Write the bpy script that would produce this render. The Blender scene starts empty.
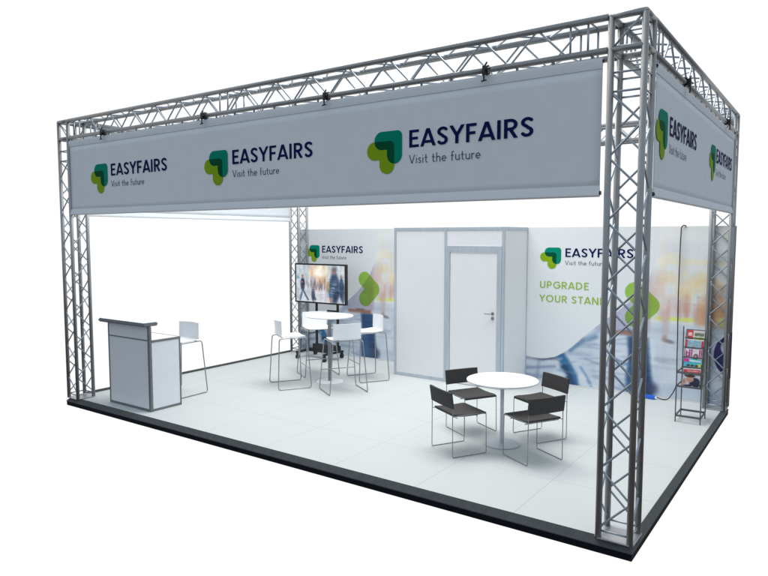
import bpy, bmesh, math, random
import numpy as np
from mathutils import Vector, Matrix, Quaternion
random.seed(4); rng = np.random.RandomState(4)
PI = math.pi
scn = bpy.context.scene
C = scn.collection

# ------------------------------------------------------------------ camera
CAM = (9.1994, -4.9513, 2.3515)
yaw, pitch = -0.6152, -0.0791
cd = bpy.data.cameras.new('camera'); cam = bpy.data.objects.new('camera', cd); C.objects.link(cam)
fw = Vector((math.cos(pitch)*math.sin(yaw), math.cos(pitch)*math.cos(yaw), math.sin(pitch)))
cam.location = CAM
cam.rotation_euler = fw.to_track_quat('-Z', 'Y').to_euler()
cd.sensor_fit = 'HORIZONTAL'; cd.sensor_width = 36; cd.lens = 36*649.02/768
cd.clip_start = .05; cd.clip_end = 500
scn.camera = cam

# ------------------------------------------------------------------ world: bright studio ahead, dim hall behind the viewer
w = bpy.data.worlds.new('World'); scn.world = w; w.use_nodes = True
nt = w.node_tree; nt.nodes.clear()
def N(nt, t, **k):
    n = nt.nodes.new(t)
    for a, b in k.items(): setattr(n, a, b)
    return n
out = N(nt, 'ShaderNodeOutputWorld'); bg = N(nt, 'ShaderNodeBackground'); tc = N(nt, 'ShaderNodeTexCoord')
sep = N(nt, 'ShaderNodeSeparateXYZ'); nt.links.new(tc.outputs['Generated'], sep.inputs[0])
dot = N(nt, 'ShaderNodeVectorMath', operation='DOT_PRODUCT'); dot.inputs[1].default_value = (-.643, .766, 0)
nt.links.new(tc.outputs['Generated'], dot.inputs[0])
mr = N(nt, 'ShaderNodeMapRange', interpolation_type='SMOOTHSTEP'); mr.inputs['From Min'].default_value = .30; mr.inputs['From Max'].default_value = .58
nt.links.new(dot.outputs['Value'], mr.inputs['Value'])
mz = N(nt, 'ShaderNodeMapRange'); mz.inputs['From Min'].default_value = -1; mz.inputs['From Max'].default_value = 1
nt.links.new(sep.outputs['Z'], mz.inputs['Value'])
cr = N(nt, 'ShaderNodeValToRGB'); nt.links.new(mz.outputs[0], cr.inputs[0])
el = cr.color_ramp.elements
el[0].position = 0; el[0].color = (.080, .066, .056, 1)
el[1].position = 1; el[1].color = (.50, .56, .62, 1)
for p_, c_ in ((.40, (.125, .105, .095, 1)), (.50, (.49, .575, .68, 1)), (.60, (.52, .61, .71, 1)), (.75, (.46, .56, .66, 1))):
    e_ = el.new(p_); e_.color = c_
mx = N(nt, 'ShaderNodeMixRGB'); nt.links.new(mr.outputs[0], mx.inputs[0]); nt.links.new(cr.outputs[0], mx.inputs[1]); mx.inputs[2].default_value = (1.03, 1.03, 1.03, 1)
nt.links.new(mx.outputs[0], bg.inputs[0]); bg.inputs[1].default_value = 1.0
nt.links.new(bg.outputs[0], out.inputs[0])

# ------------------------------------------------------------------ overhead soft lamp of the hall
def area(name, loc, sx, sy, power, col=(1, 1, 1)):
    l = bpy.data.lights.new(name, 'AREA'); l.shape = 'RECTANGLE'; l.size = sx; l.size_y = sy; l.energy = power; l.color = col
    o = bpy.data.objects.new(name, l); C.objects.link(o); o.location = loc; return o
area('hall_lamp', (4.4, 2.8, 7.6), 6.2, 3.4, 570, (1.0, .985, .96))

scn.view_settings.view_transform = 'Standard'; scn.view_settings.look = 'None'
scn.view_settings.exposure = 0; scn.view_settings.gamma = 1

# ------------------------------------------------------------------ materials
def lin(c):
    c = np.asarray(c, float)/255
    return np.where(c <= .04045, c/12.92, ((c+.055)/1.055)**2.4)
def mat(name, col, rough=.5, metal=0.0, noise=.05, scale=20, bump=0.0, bscale=200, spec=None, stretch=None, emit=0):
    m = bpy.data.materials.new(name); m.use_nodes = True
    t = m.node_tree; b = t.nodes['Principled BSDF']
    b.inputs['Roughness'].default_value = rough; b.inputs['Metallic'].default_value = metal
    if spec is not None: b.inputs['Specular IOR Level'].default_value = spec
    tc = N(t, 'ShaderNodeTexCoord'); mp = N(t, 'ShaderNodeMapping'); t.links.new(tc.outputs['Object'], mp.inputs[0])
    if stretch: mp.inputs['Scale'].default_value = stretch
    nz = N(t, 'ShaderNodeTexNoise'); nz.inputs['Scale'].default_value = scale; nz.inputs['Detail'].default_value = 4
    t.links.new(mp.outputs[0], nz.inputs['Vector'])
    r = N(t, 'ShaderNodeMapRange'); r.inputs['From Min'].default_value = .3; r.inputs['From Max'].default_value = .7
    r.inputs['To Min'].default_value = 1-noise; r.inputs['To Max'].default_value = 1+noise
    t.links.new(nz.outputs[0], r.inputs['Value'])
    mu = N(t, 'ShaderNodeVectorMath', operation='SCALE'); mu.inputs[0].default_value = col[:3]; t.links.new(r.outputs[0], mu.inputs['Scale'])
    t.links.new(mu.outputs[0], b.inputs['Base Color'])
    if emit:
        t.links.new(mu.outputs[0], b.inputs['Emission Color']); b.inputs['Emission Strength'].default_value = emit
    if bump:
        n2 = N(t, 'ShaderNodeTexNoise'); n2.inputs['Scale'].default_value = bscale; n2.inputs['Detail'].default_value = 2
        t.links.new(tc.outputs['Object'], n2.inputs['Vector'])
        bp = N(t, 'ShaderNodeBump'); bp.inputs['Strength'].default_value = bump; bp.inputs['Distance'].default_value = .002
        t.links.new(n2.outputs[0], bp.inputs['Height']); t.links.new(bp.outputs[0], b.inputs['Normal'])
    return m
def paintmat(name, rough=.6, emit=0):
    m = bpy.data.materials.new(name); m.use_nodes = True
    t = m.node_tree; b = t.nodes['Principled BSDF']; b.inputs['Roughness'].default_value = rough
    a = N(t, 'ShaderNodeAttribute', attribute_name='Col')
    if emit:
        b.inputs['Base Color'].default_value = (.01, .01, .01, 1)
        t.links.new(a.outputs['Color'], b.inputs['Emission Color']); b.inputs['Emission Strength'].default_value = emit
    else: t.links.new(a.outputs['Color'], b.inputs['Base Color'])
    return m
M = dict(
    truss=mat('brushed_aluminium', (.375, .380, .382), .50, .80, .06, 12, stretch=(1, 1, .3)),
    rod=mat('lacing_aluminium', (.40, .45, .50), .45, .8, .05, 30),
    plate=mat('base_plate_steel', (.52, .52, .54), .42, .55, .06, 9),
    fabric=mat('banner_fabric', (.79, .825, .855), .85, 0, .015, 6, bump=.25, bscale=700, spec=.2),
    panel=mat('white_panel', (.83, .835, .84), .55, 0, .012, 5, bump=.06, bscale=300, spec=.3),
    profile=mat('aluminium_profile', (.52, .575, .63), .42, .35, .08, 14, stretch=(1, 1, .15)),
    dprofile=mat('dark_aluminium_profile', (.19, .205, .22), .42, .5, .06, 20),
    counterp=mat('counter_panel', (.77, .785, .81), .5, 0, .012, 5, spec=.3),
    kerb=mat('kerb_trim', (.072, .078, .080), .65, 0, .12, 15, spec=.25),
    kerb2=mat('plinth_black', (.006, .008, .013), .8, 0, .2, 60, bump=.3, bscale=150, spec=.12),
    white=mat('white_plastic', (.86, .87, .89), .38, 0, .01, 4),
    top=mat('white_laminate', (.88, .89, .90), .4, 0, .01, 4),
    steel=mat('grey_steel_tube', (.34, .35, .36), .33, .85, .05, 30),
    chrome=mat('thin_chrome_rod', (.30, .31, .32), .3, .85, .05, 30),
    pole=mat('satin_pole', (.22, .23, .24), .4, .5, .05, 20),
    lpole=mat('light_satin_pole', (.55, .58, .62), .4, .4, .05, 20),
    black=mat('black_fabric', (.060, .056, .056), .85, 0, .2, 90, bump=.5, bscale=600, spec=.25),
    blackp=mat('black_plastic', (.012, .012, .013), .4, 0, .1, 30),
    rubber=mat('dark_rubber', (.02, .02, .022), .7, 0, .1, 30),
    rack=mat('rack_steel', (.13, .135, .14), .42, .5, .08, 30),
    blue=mat('blue_plastic', (.01, .13, .72), .4, 0, .04, 30),
    teal=mat('teal_print', (.0, .255, .165), .8, 0, .01, 5, spec=.08),
    lime=mat('lime_print', (.25, .42, .012), .8, 0, .01, 5, spec=.08),
    dkgreen=mat('dark_green_print', (.0, .085, .035), .8, 0, .01, 5, spec=.08),
    navy=mat('navy_print', (.004, .009, .085), .8, 0, .01, 5, spec=.08),
    slogan=mat('slogan_print', (.07, .085, .15), .8, 0, .01, 5, spec=.08),
    upgrade=mat('green_letter_print', (.30, .50, .035), .8, 0, .01, 5, spec=.08),
    print_=paintmat('printed_wall_panel', .6), screen=paintmat('screen_picture', .25, emit=.95), cover=paintmat('magazine_cover', .35),
    paper=mat('magazine_paper', (.75, .74, .72), .6, 0, .05, 40),
)
# floor: 1 m carpet tiles with hairline seams
def floor_mat():
    m = bpy.data.materials.new('white_floor_tiles'); m.use_nodes = True
    t = m.node_tree; b = t.nodes['Principled BSDF']; b.inputs['Roughness'].default_value = .55; b.inputs['Specular IOR Level'].default_value = .25
    tc = N(t, 'ShaderNodeTexCoord'); sp = N(t, 'ShaderNodeSeparateXYZ'); t.links.new(tc.outputs['Object'], sp.inputs[0])
    ds = []
    for ax in ('X', 'Y'):
        a = N(t, 'ShaderNodeMath', operation='ADD'); a.inputs[1].default_value = .5; t.links.new(sp.outputs[ax], a.inputs[0])
        f = N(t, 'ShaderNodeMath', operation='FRACT'); t.links.new(a.outputs[0], f.inputs[0])
        s = N(t, 'ShaderNodeMath', operation='SUBTRACT'); s.inputs[1].default_value = .5; t.links.new(f.outputs[0], s.inputs[0])
        q = N(t, 'ShaderNodeMath', operation='ABSOLUTE'); t.links.new(s.outputs[0], q.inputs[0]); ds.append(q)
    mn = N(t, 'ShaderNodeMath', operation='MINIMUM'); t.links.new(ds[0].outputs[0], mn.inputs[0]); t.links.new(ds[1].outputs[0], mn.inputs[1])
    mr = N(t, 'ShaderNodeMapRange'); mr.inputs['From Min'].default_value = .002; mr.inputs['From Max'].default_value = .0045; t.links.new(mn.outputs[0], mr.inputs['Value'])
    nz = N(t, 'ShaderNodeTexNoise'); nz.inputs['Scale'].default_value = 25; nz.inputs['Detail'].default_value = 6; t.links.new(tc.outputs['Object'], nz.inputs['Vector'])
    n3 = N(t, 'ShaderNodeTexNoise'); n3.inputs['Scale'].default_value = 1.3; t.links.new(tc.outputs['Object'], n3.inputs['Vector'])
    ad = N(t, 'ShaderNodeMath', operation='ADD'); t.links.new(nz.outputs[0], ad.inputs[0]); t.links.new(n3.outputs[0], ad.inputs[1])
    r2 = N(t, 'ShaderNodeMapRange'); r2.inputs['From Min'].default_value = .6; r2.inputs['From Max'].default_value = 1.4; r2.inputs['To Min'].default_value = .975; r2.inputs['To Max'].default_value = 1.02
    t.links.new(ad.outputs[0], r2.inputs['Value'])
    mu = N(t, 'ShaderNodeVectorMath', operation='SCALE'); mu.inputs[0].default_value = (.582, .606, .600); t.links.new(r2.outputs[0], mu.inputs['Scale'])
    mx = N(t, 'ShaderNodeMixRGB'); mx.inputs[1].default_value = (.42, .45, .455, 1)
    t.links.new(mr.outputs[0], mx.inputs[0]); t.links.new(mu.outputs[0], mx.inputs[2]); t.links.new(mx.outputs[0], b.inputs['Base Color'])
    n2 = N(t, 'ShaderNodeTexNoise'); n2.inputs['Scale'].default_value = 350; t.links.new(tc.outputs['Object'], n2.inputs['Vector'])
    bp = N(t, 'ShaderNodeBump'); bp.inputs['Strength'].default_value = .2; bp.inputs['Distance'].default_value = .002
    t.links.new(n2.outputs[0], bp.inputs['Height']); t.links.new(bp.outputs[0], b.inputs['Normal'])
    return m
M['floor'] = floor_mat()

# ------------------------------------------------------------------ object helpers
def thing(name, label, cat, loc=(0, 0, 0), rz=0, group=None):
    o = bpy.data.objects.new(name, None); C.objects.link(o)
    o.location = loc; o.rotation_euler = (0, 0, rz); o.empty_display_size = .1
    o['label'] = label; o['category'] = cat
    if group: o['group'] = group
    return o
def tag(o, label, cat, group=None):
    o['label'] = label; o['category'] = cat
    if group: o['group'] = group
    return o
def link(name, me, parent=None, loc=(0, 0, 0), rot=None):
    o = bpy.data.objects.new(name, me); C.objects.link(o)
    if parent: o.parent = parent
    o.location = loc
    if rot is not None: o.rotation_mode = 'QUATERNION'; o.rotation_quaternion = rot
    return o
def obj(name, bm, m, parent=None, loc=(0, 0, 0), smooth=False, bevel=0, seg=2):
    if bevel:
        bmesh.ops.bevel(bm, geom=[e for e in bm.edges if len(e.link_faces) == 2 and e.calc_face_angle(0) > .6], offset=bevel, segments=seg, affect='EDGES', profile=.5)
    bmesh.ops.recalc_face_normals(bm, faces=bm.faces)
    me = bpy.data.meshes.new(name); bm.to_mesh(me); bm.free()
    me.materials.append(m)
    if smooth:
        for p in me.polygons: p.use_smooth = True
        me.set_sharp_from_angle(angle=.7)
    return link(name, me, parent, loc)
def B(): return bmesh.new()
def box(bm, x0, x1, y0, y1, z0, z1):
    r = bmesh.ops.create_cube(bm, size=1)
    for v in r['verts']:
        v.co = Vector(((x0+x1)/2+v.co.x*(x1-x0), (y0+y1)/2+v.co.y*(y1-y0), (z0+z1)/2+v.co.z*(z1-z0)))
    return bm
def bx(*a): return box(B(), *a)
def cyl(bm, a, b, r, n=16, r2=None):
    a = Vector(a); b = Vector(b); d = b-a
    q = d.to_track_quat('Z', 'Y').to_matrix().to_4x4()
    bmesh.ops.create_cone(bm, cap_ends=True, segments=n, radius1=r, radius2=r if r2 is None else r2, depth=d.length, matrix=Matrix.Translation((a+b)/2) @ q)
    return bm
def rod_path(bm, pts, r, rad=0, closed=False, n=8):
    """tube swept through pts, corners rounded with radius rad"""
    P = [Vector(p) for p in pts]; L = len(P); out = []
    for i, p in enumerate(P):
        if rad and (closed or 0 < i < L-1):
            a = P[i-1]-p; b = P[(i+1) % L]-p
            t = min(rad, a.length*.45, b.length*.45)
            s = p+a.normalized()*t; e = p+b.normalized()*t
            for k in range(6):
                u = k/5; out.append(s*(1-u)**2+p*2*u*(1-u)+e*u*u)
        else: out.append(p)
    K = len(out); rings = []; up = None
    for i, p in enumerate(out):
        if closed: t = (out[(i+1) % K]-out[i-1]).normalized()
        else: t = (out[min(i+1, K-1)]-out[max(i-1, 0)]).normalized()
        if up is None:
            up = t.orthogonal().normalized()
        up = (up-t*up.dot(t)).normalized(); s = t.cross(up)
        rings.append([bm.verts.new(p+(up*math.cos(2*PI*j/n)+s*math.sin(2*PI*j/n))*r) for j in range(n)])
    for i in range(K if closed else K-1):
        A = rings[i]; D = rings[(i+1) % K]
        sh = 0
        if closed and i == K-1:
            sh = min(range(n), key=lambda q: (A[0].co-D[q].co).length)
        for j in range(n): bm.faces.new((A[j], A[(j+1) % n], D[(j+1+sh) % n], D[(j+sh) % n]))
    if not closed:
        bm.faces.new(rings[0]); bm.faces.new(rings[-1][::-1])
    return bm
def lathe(bm, prof, n=48, c=(0, 0)):
    rings = [[bm.verts.new((c[0]+r*math.cos(2*PI*j/n), c[1]+r*math.sin(2*PI*j/n), z)) for j in range(n)] for r, z in prof]
    for A, D in zip(rings, rings[1:]):
        for j in range(n): bm.faces.new((A[j], A[(j+1) % n], D[(j+1) % n], D[j]))
    bm.faces.new(rings[0]); bm.faces.new(rings[-1][::-1]); return bm
_cache = {}
def strut(name, a, b, r, m, parent, n=10):
    a = Vector(a); b = Vector(b); d = b-a; key = (name, round(d.length, 4), r, m.name)
    if key not in _cache:
        bm = cyl(B(), (0, 0, -d.length/2), (0, 0, d.length/2), r, n)
        bmesh.ops.recalc_face_normals(bm, faces=bm.faces)
        me = bpy.data.meshes.new(name); bm.to_mesh(me); bm.free(); me.materials.append(m)
        for p in me.polygons: p.use_smooth = len(p.vertices) == 4
        _cache[key] = me
    return link(name, _cache[key], parent, (a+b)/2, d.to_track_quat('Z', 'Y'))
def vbrace(a, p, b, parent, r=.0085):
    """one bent lacing rod"""
    a, p, b = Vector(a), Vector(p), Vector(b)
    o = obj('brace', rod_path(B(), [a-p, (0, 0, 0), b-p], r, .02, n=8), M['rod'], parent, p, smooth=True); return o
def copy_tree(o, parent=None):
    c = o.copy(); C.objects.link(c)
    if parent is not None: c.parent = parent
    for ch in list(o.children): copy_tree(ch, c)
    return c

# ------------------------------------------------------------------ flat lettering and emblems from signed distances
def sd_seg(X, Y, a, b, r, cap='round'):
    ax, ay = a; bx_, by = b; dx, dy = bx_-ax, by-ay; L = math.hypot(dx, dy) or 1e-9
    if cap == 'round':
        t = np.clip(((X-ax)*dx+(Y-ay)*dy)/L**2, 0, 1)
        return np.hypot(X-ax-t*dx, Y-ay-t*dy)-r
    cx, cy = (ax+bx_)/2, (ay+by)/2; ux, uy = dx/L, dy/L
    u = np.abs((X-cx)*ux+(Y-cy)*uy)-L/2; v = np.abs(-(X-cx)*uy+(Y-cy)*ux)-r
    return np.maximum(u, v)
def arc(cx, cy, rx, ry, a0, a1, n=14):
    return [(cx+rx*math.cos(math.radians(a0+(a1-a0)*i/n)), cy+ry*math.sin(math.radians(a0+(a1-a0)*i/n))) for i in range(n+1)]
def fill(f, x0, x1, y0, y1, res, z=0):
    """filled flat mesh of the region f<0, marching squares; returns verts, faces (x,y plane)"""
    nx = max(2, int((x1-x0)/res)); ny = max(2, int((y1-y0)/res))
    xs = np.linspace(x0, x1, nx+1); ys = np.linspace(y0, y1, ny+1)
    X, Y = np.meshgrid(xs, ys); F = f(X, Y)
    V = []; Fc = []
    for j in range(ny):
        i = 0
        while i < nx:
            c = [F[j, i], F[j, i+1], F[j+1, i+1], F[j+1, i]]
            ins = [q < 0 for q in c]
            if all(ins):
                k = i
                while k+1 < nx and F[j, k+2] < 0 and F[j+1, k+2] < 0: k += 1
                b = len(V); V += [(xs[i], ys[j]), (xs[k+1], ys[j]), (xs[k+1], ys[j+1]), (xs[i], ys[j+1])]
                Fc.append((b, b+1, b+2, b+3)); i = k+1; continue
            if any(ins):
                P = [(xs[i], ys[j]), (xs[i+1], ys[j]), (xs[i+1], ys[j+1]), (xs[i], ys[j+1])]; poly = []
                for q in range(4):
                    if ins[q]: poly.append(P[q])
                    r = (q+1) % 4
                    if ins[q] != ins[r]:
                        t = c[q]/(c[q]-c[r]); poly.append((P[q][0]+(P[r][0]-P[q][0])*t, P[q][1]+(P[r][1]-P[q][1])*t))
                if len(poly) >= 3:
                    b = len(V); V += poly; Fc.append(tuple(range(b, b+len(poly))))
            i += 1
    return V, Fc
# glyphs: (width, list of (points, cap)), in units of cap height; s = half stroke
def glyph(ch, s):
    b, r = 'butt', 'round'; h = s
    G = {
     'E': (.50, [([(h, 0), (h, 1)], b), ([(0, 1-h), (.5, 1-h)], b), ([(0, .515), (.45, .515)], b), ([(0, h), (.5, h)], b)]),
     'F': (.48, [([(h, 0), (h, 1)], b), ([(0, 1-h), (.48, 1-h)], b), ([(0, .49), (.43, .49)], b)]),
     'A': (.74, [([(h*.7-.02, -.08), (.37, 1+.02)], b), ([(.74-h*.7+.02, -.08), (.37, 1+.02)], b), ([(.16, .26), (.58, .26)], b)]),
     'I': (2*h, [([(h, 0), (h, 1)], b)]),
     'Y': (.68, [([(h*.6-.03, 1.08), (.34, .44)], b), ([(.68-h*.6+.03, 1.08), (.34, .44)], b), ([(.34, 0), (.34, .5)], b)]),
     'S': (.52, [(arc(.27, .74, .27-h, .26-h, 35, 180)+arc(.27, .74, .27-h, .26-h, 180, 250, 6)+arc(.25, .27, .27-h, .27-h, 70, 0, 6)+arc(.25, .27, .27-h, .27-h, 0, -150), r)]),
     'R': (.58, [([(h, 0), (h, 1)], b), ([(h, 1-h), (.28, 1-h)]+arc(.28, .70, .27-h*.6, .30-h, 90, -90)+[(.28, .40+h), (h, .40+h)], r), ([(.27, .47), (.58-h*.4, -.06)], b)]),
     'P': (.54, [([(h, 0), (h, 1)], b), ([(h, 1-h), (.26, 1-h)]+arc(.26, .68, .27-h*.6, .32-h, 90, -90)+[(.26, .36+h), (h, .36+h)], r)]),
     'D': (.70, [([(h, 0), (h, 1)], b), ([(h, 1-h), (.24, 1-h)]+arc(.24, .5, .45-h, .5-h, 90, -90)+[(.24, h), (h, h)], r)]),
     'U': (.62, [([(h, 1), (h, .32)], b), (arc(.31, .31, .31-h, .31-h, 180, 360), r), ([(.62-h, 1), (.62-h, .32)], b)]),
     'O': (.86, [(arc(.43, .5, .43-h, .5-h, 0, 360, 30), r)]),
     'G': (.78, [(arc(.43, .5, .43-h, .5-h, 45, 345, 26), r), ([(.46, .5), (.78, .5)], b), ([(.78-h, .5), (.78-h, .2)], b)]),
     'T': (.56, [([(.28, 0), (.28, 1)], b), ([(0, 1-h), (.56, 1-h)], b)]),
     'N': (.68, [([(h, 0), (h, 1)], b), ([(.68-h, 0), (.68-h, 1)], b), ([(h*.6, 1.04), (.68-h*.6, -.04)], b)]),
     'V': (.66, [([(h*.6-.03, 1.06), (.33, -.02)], b), ([(.66-h*.6+.03, 1.06), (.33, -.02)], b)]),
     'i': (2.6*h, [([(1.3*h, 0), (1.3*h, .64)], b), ([(1.3*h, .86), (1.3*h, .87)], r)]),
     's': (.36, [(arc(.19, .48, .17-h, .16-h, 35, 250)+arc(.17, .18, .18-h, .17-h, 70, -150), r)]),
     't': (.34, [([(.14, .9), (.14, .18)]+arc(.26, .17, .12, .17-h, 180, 290, 6), r), ([(0, .62-h), (.32, .62-h)], b)]),
     'h': (.48, [([(h, 0), (h, 1.05)], b), ([(h, .34)]+arc(.24, .40, .24-h, .24-h, 160, 0, 8)+[(.48-h, 0)], r)]),
     'e': (.52, [([(.05, .32), (.52-h, .32)]+arc(.26, .32, .26-h, .32-h, 0, 310, 20), r)]),
     'f': (.34, [([(.13, 0), (.13, .85)]+arc(.27, .86, .14, .19-h, 180, 80, 6), r), ([(0, .62-h), (.31, .62-h)], b)]),
     'u': (.48, [([(h, .64), (h, .26)]+arc(.24, .24, .24-h, .24-h, 180, 340, 8), r), ([(.48-h, .64), (.48-h, 0)], b)]),
     'r': (.30, [([(h, 0), (h, .64)], b), ([(h, .36)]+arc(.28, .36, .28-h, .28-h, 170, 85, 5), r)]),
     'l': (2*h, [([(h, 0), (h, 1.05)], b)]),
     'L': (.46, [([(h, 0), (h, 1)], b), ([(0, h), (.46, h)], b)]),
     'a': (.50, [(arc(.25, .31, .25-h, .31-h, 0, 360, 20), r), ([(.5-h, .64), (.5-h, 0)], b)]),
     'm': (.76, [([(h, 0), (h, .64)], b), ([(h, .34)]+arc(.21, .42, .18-h, .22-h, 160, 0, 6)+[(.38, 0)], r), ([(.38, .34)]+arc(.56, .42, .19-h*.6, .22-h, 160, 0, 6)+[(.76-h, 0)], r)]),
    }
    return G[ch]
def word(txt, h, s, gap, width=None, space=.3, res=.022):
    """text outline mesh data; h cap height in metres"""
    V = []; F = []; x = 0; sp = []
    for ch in txt:
        if ch == ' ': x += space; continue
        wd, st = glyph(ch, s); cap = ch.isupper()
        kern = {'A': -.05, 'Y': -.05}.get(ch, 0)
        x += kern
        def f(X, Y, st=st, cap=cap):
            D = np.full(X.shape, 9.)
            for pts, c in st:
                for a, b in zip(pts, pts[1:]):
                    D = np.minimum(D, sd_seg(X, Y, a, b, s, c if len(pts) == 2 else 'round'))
            if cap: D = np.maximum(D, np.maximum(-Y, Y-1))
            D = np.maximum(D, -X-.01) if ch in 'EFRPDN' else D
            return D
        v, fc = fill(f, -.07, wd+.08, -.1, 1.15, res)
        b0 = len(V); V += [(px+x, py) for px, py in v]; F += [tuple(i+b0 for i in q) for q in fc]
        x += wd+gap+kern
    x -= gap
    k = (width/(x*h)) if width else 1
    return [(a*h*k, b*h) for a, b in V], F
_emb = {}
def flat_mesh(name, V, F, m):
    """faces in the XZ plane, seen from -Y"""
    me = bpy.data.meshes.new(name); me.from_pydata([(a, 0, b) for a, b in V], [], F); me.materials.append(m); me.update(); return me
def hook(X, Y, dx=0, dy=0):
    # rounded hook: bar running right then down, units of cap height
    x = X-dx; y = Y-dy; r = .54
    D = np.minimum(sd_seg(x, y, (.54, -.54), (1.46, -.54), r), sd_seg(x, y, (1.46, -.54), (1.46, -1.39), r))
    rr = .34; q = np.hypot(np.maximum(np.abs(x-1.46)-(.54-rr), 0), np.maximum(np.abs(y+.54)-(.54-rr), 0))-rr
    # softened inner corner
    return np.minimum(D, q)
def logo_meshes(h):
    if h in _emb: return _emb[h]
    off = (-3.05, 1.08)                       # symbol's top-left from the word's baseline origin
    ox, oy = .60, 0.0
    teal = lambda X, Y: hook(X, Y, .55, 0)
    lime = lambda X, Y: hook(X, Y, .0, -.57)
    both = lambda X, Y: np.maximum(hook(X, Y, .55, 0), hook(X, Y, 0, -.57))
    tl = lambda X, Y: np.maximum(teal(X, Y), -both(X, Y))
    ll = lambda X, Y: np.maximum(lime(X, Y), -both(X, Y))
    out = []
    for nm, f, m in (('emblem_teal_shape', tl, 'teal'), ('emblem_lime_shape', ll, 'lime'), ('emblem_overlap', both, 'dkgreen')):
        V, F = fill(f, -.1, 2.7, -2.7, .1, .03)
        out.append(flat_mesh(nm, [((a+off[0])*h, (b+off[1])*h) for a, b in V], F, M[m]))
    V, F = word('EASYFAIRS', h, .077, .145, width=7.6*h)
    out.append(flat_mesh('lettering', V, F, M['navy']))
    V, F = word('Visit the future', h*.50, .044, .15, width=4.6*h, space=.36, res=.024)
    out.append(flat_mesh('slogan_lettering', [(a, b-.92*h) for a, b in V], F, M['slogan']))
    _emb[h] = out; return out
# the emblem is ~2.5 cap heights square
def put_logo(parent, loc, h, rz=0):
    for me in logo_meshes(h):
        nm = {'emblem_teal_shape': 'emblem', 'emblem_lime_shape': 'emblem', 'emblem_overlap': 'emblem'}.get(me.name.split('.')[0], me.name.split('.')[0])
        o = link(nm, me, parent, loc); o.rotation_euler = (0, 0, rz)

# ------------------------------------------------------------------ painted prints (colour attribute on a fine grid)
def grid_print(name, W, H, nx, nz, rgb, m, parent, loc=(0, 0, 0)):
    """rgb (nz+1,nx+1,3) sRGB; panel in XZ plane facing -Y"""
    xs = np.linspace(0, W, nx+1); zs = np.linspace(0, H, nz+1); X, Z = np.meshgrid(xs, zs)
    co = np.stack([X, np.zeros_like(X), Z], -1).reshape(-1, 3)
    me = bpy.data.meshes.new(name)
    idx = np.arange((nx+1)*(nz+1)).reshape(nz+1, nx+1)
    f = np.stack([idx[:-1, :-1], idx[:-1, 1:], idx[1:, 1:], idx[1:, :-1]], -1).reshape(-1, 4)
    me.vertices.add(len(co)); me.vertices.foreach_set('co', co.ravel())
    me.loops.add(f.size); me.loops.foreach_set('vertex_index', f.ravel().astype(np.int32))
    me.polygons.add(len(f)); me.polygons.foreach_set('loop_start', (np.arange(len(f))*4).astype(np.int32))
    me.update(); me.validate()
    a = me.color_attributes.new('Col', 'FLOAT_COLOR', 'POINT')
    c = np.concatenate([lin(np.clip(rgb, 0, 255)), np.ones(rgb.shape[:2]+(1,))], -1)
    a.data.foreach_set('color', c.reshape(-1).astype(np.float32))
    me.materials.append(m)
    return link(name, me, parent, loc)
def sm(x, a, b):
    t = np.clip((x-a)/(b-a), 0, 1); return t*t*(3-2*t)
def vnoise(X, Z, fx, fz, seed):
    r = np.random.RandomState(seed); g = r.rand(64, 64)
    x = X*fx+7.3; z = Z*fz+3.1; i = np.floor(x).astype(int); j = np.floor(z).astype(int)
    u = x-i; v = z-j; u = u*u*(3-2*u); v = v*v*(3-2*v); i %= 63; j %= 63
    return (g[j, i]*(1-u)+g[j, i+1]*u)*(1-v)+(g[j+1, i]*(1-u)+g[j+1, i+1]*u)*v
class Paint:
    def __init__(s, X, Z, c): s.X = X; s.Z = Z; s.a = np.ones(X.shape+(3,))*np.array(c, float)
    def mix(s, m, c): s.a = s.a*(1-m[..., None])+np.array(c, float)*m[..., None]
    def ell(s, cx, cz, rx, rz, c, k=1, soft=.4, rot=0):
        x = s.X-cx; z = s.Z-cz; q = math.radians(rot); x, z = x*math.cos(q)+z*math.sin(q), -x*math.sin(q)+z*math.cos(q)
        d = np.hypot(x/rx, z/rz); s.mix(k*(1-sm(d, 1-soft, 1+soft)), c)
    def rect(s, x0, x1, z0, z1, c, k=1, e=.02, ez=None):
        ez = ez or e
        m = sm(s.X, x0-e, x0+e)*(1-sm(s.X, x1-e, x1+e))*sm(s.Z, z0-ez, z0+ez)*(1-sm(s.Z, z1-ez, z1+ez)); s.mix(m*k, c)
    def line(s, pts, r, c, k=1, e=.01):
        D = np.full(s.X.shape, 9.)
        for a, b in zip(pts, pts[1:]): D = np.minimum(D, sd_seg(s.X, s.Z, a, b, r))
        s.mix(k*(1-sm(D, -e, e)), c)
def blur(a, k, axis):
    pad = [(0, 0)]*3; pad[axis] = (k, k)
    c = np.cumsum(np.pad(a, pad, mode='edge'), axis=axis); n = a.shape[axis]
    hi = np.take(c, np.arange(2*k, n+2*k), axis=axis)
    lo = np.take(np.concatenate([np.zeros_like(np.take(c, [0], axis=axis)), c], axis=axis), np.arange(0, n), axis=axis)
    return (hi-lo)/(2*k+1)
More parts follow.
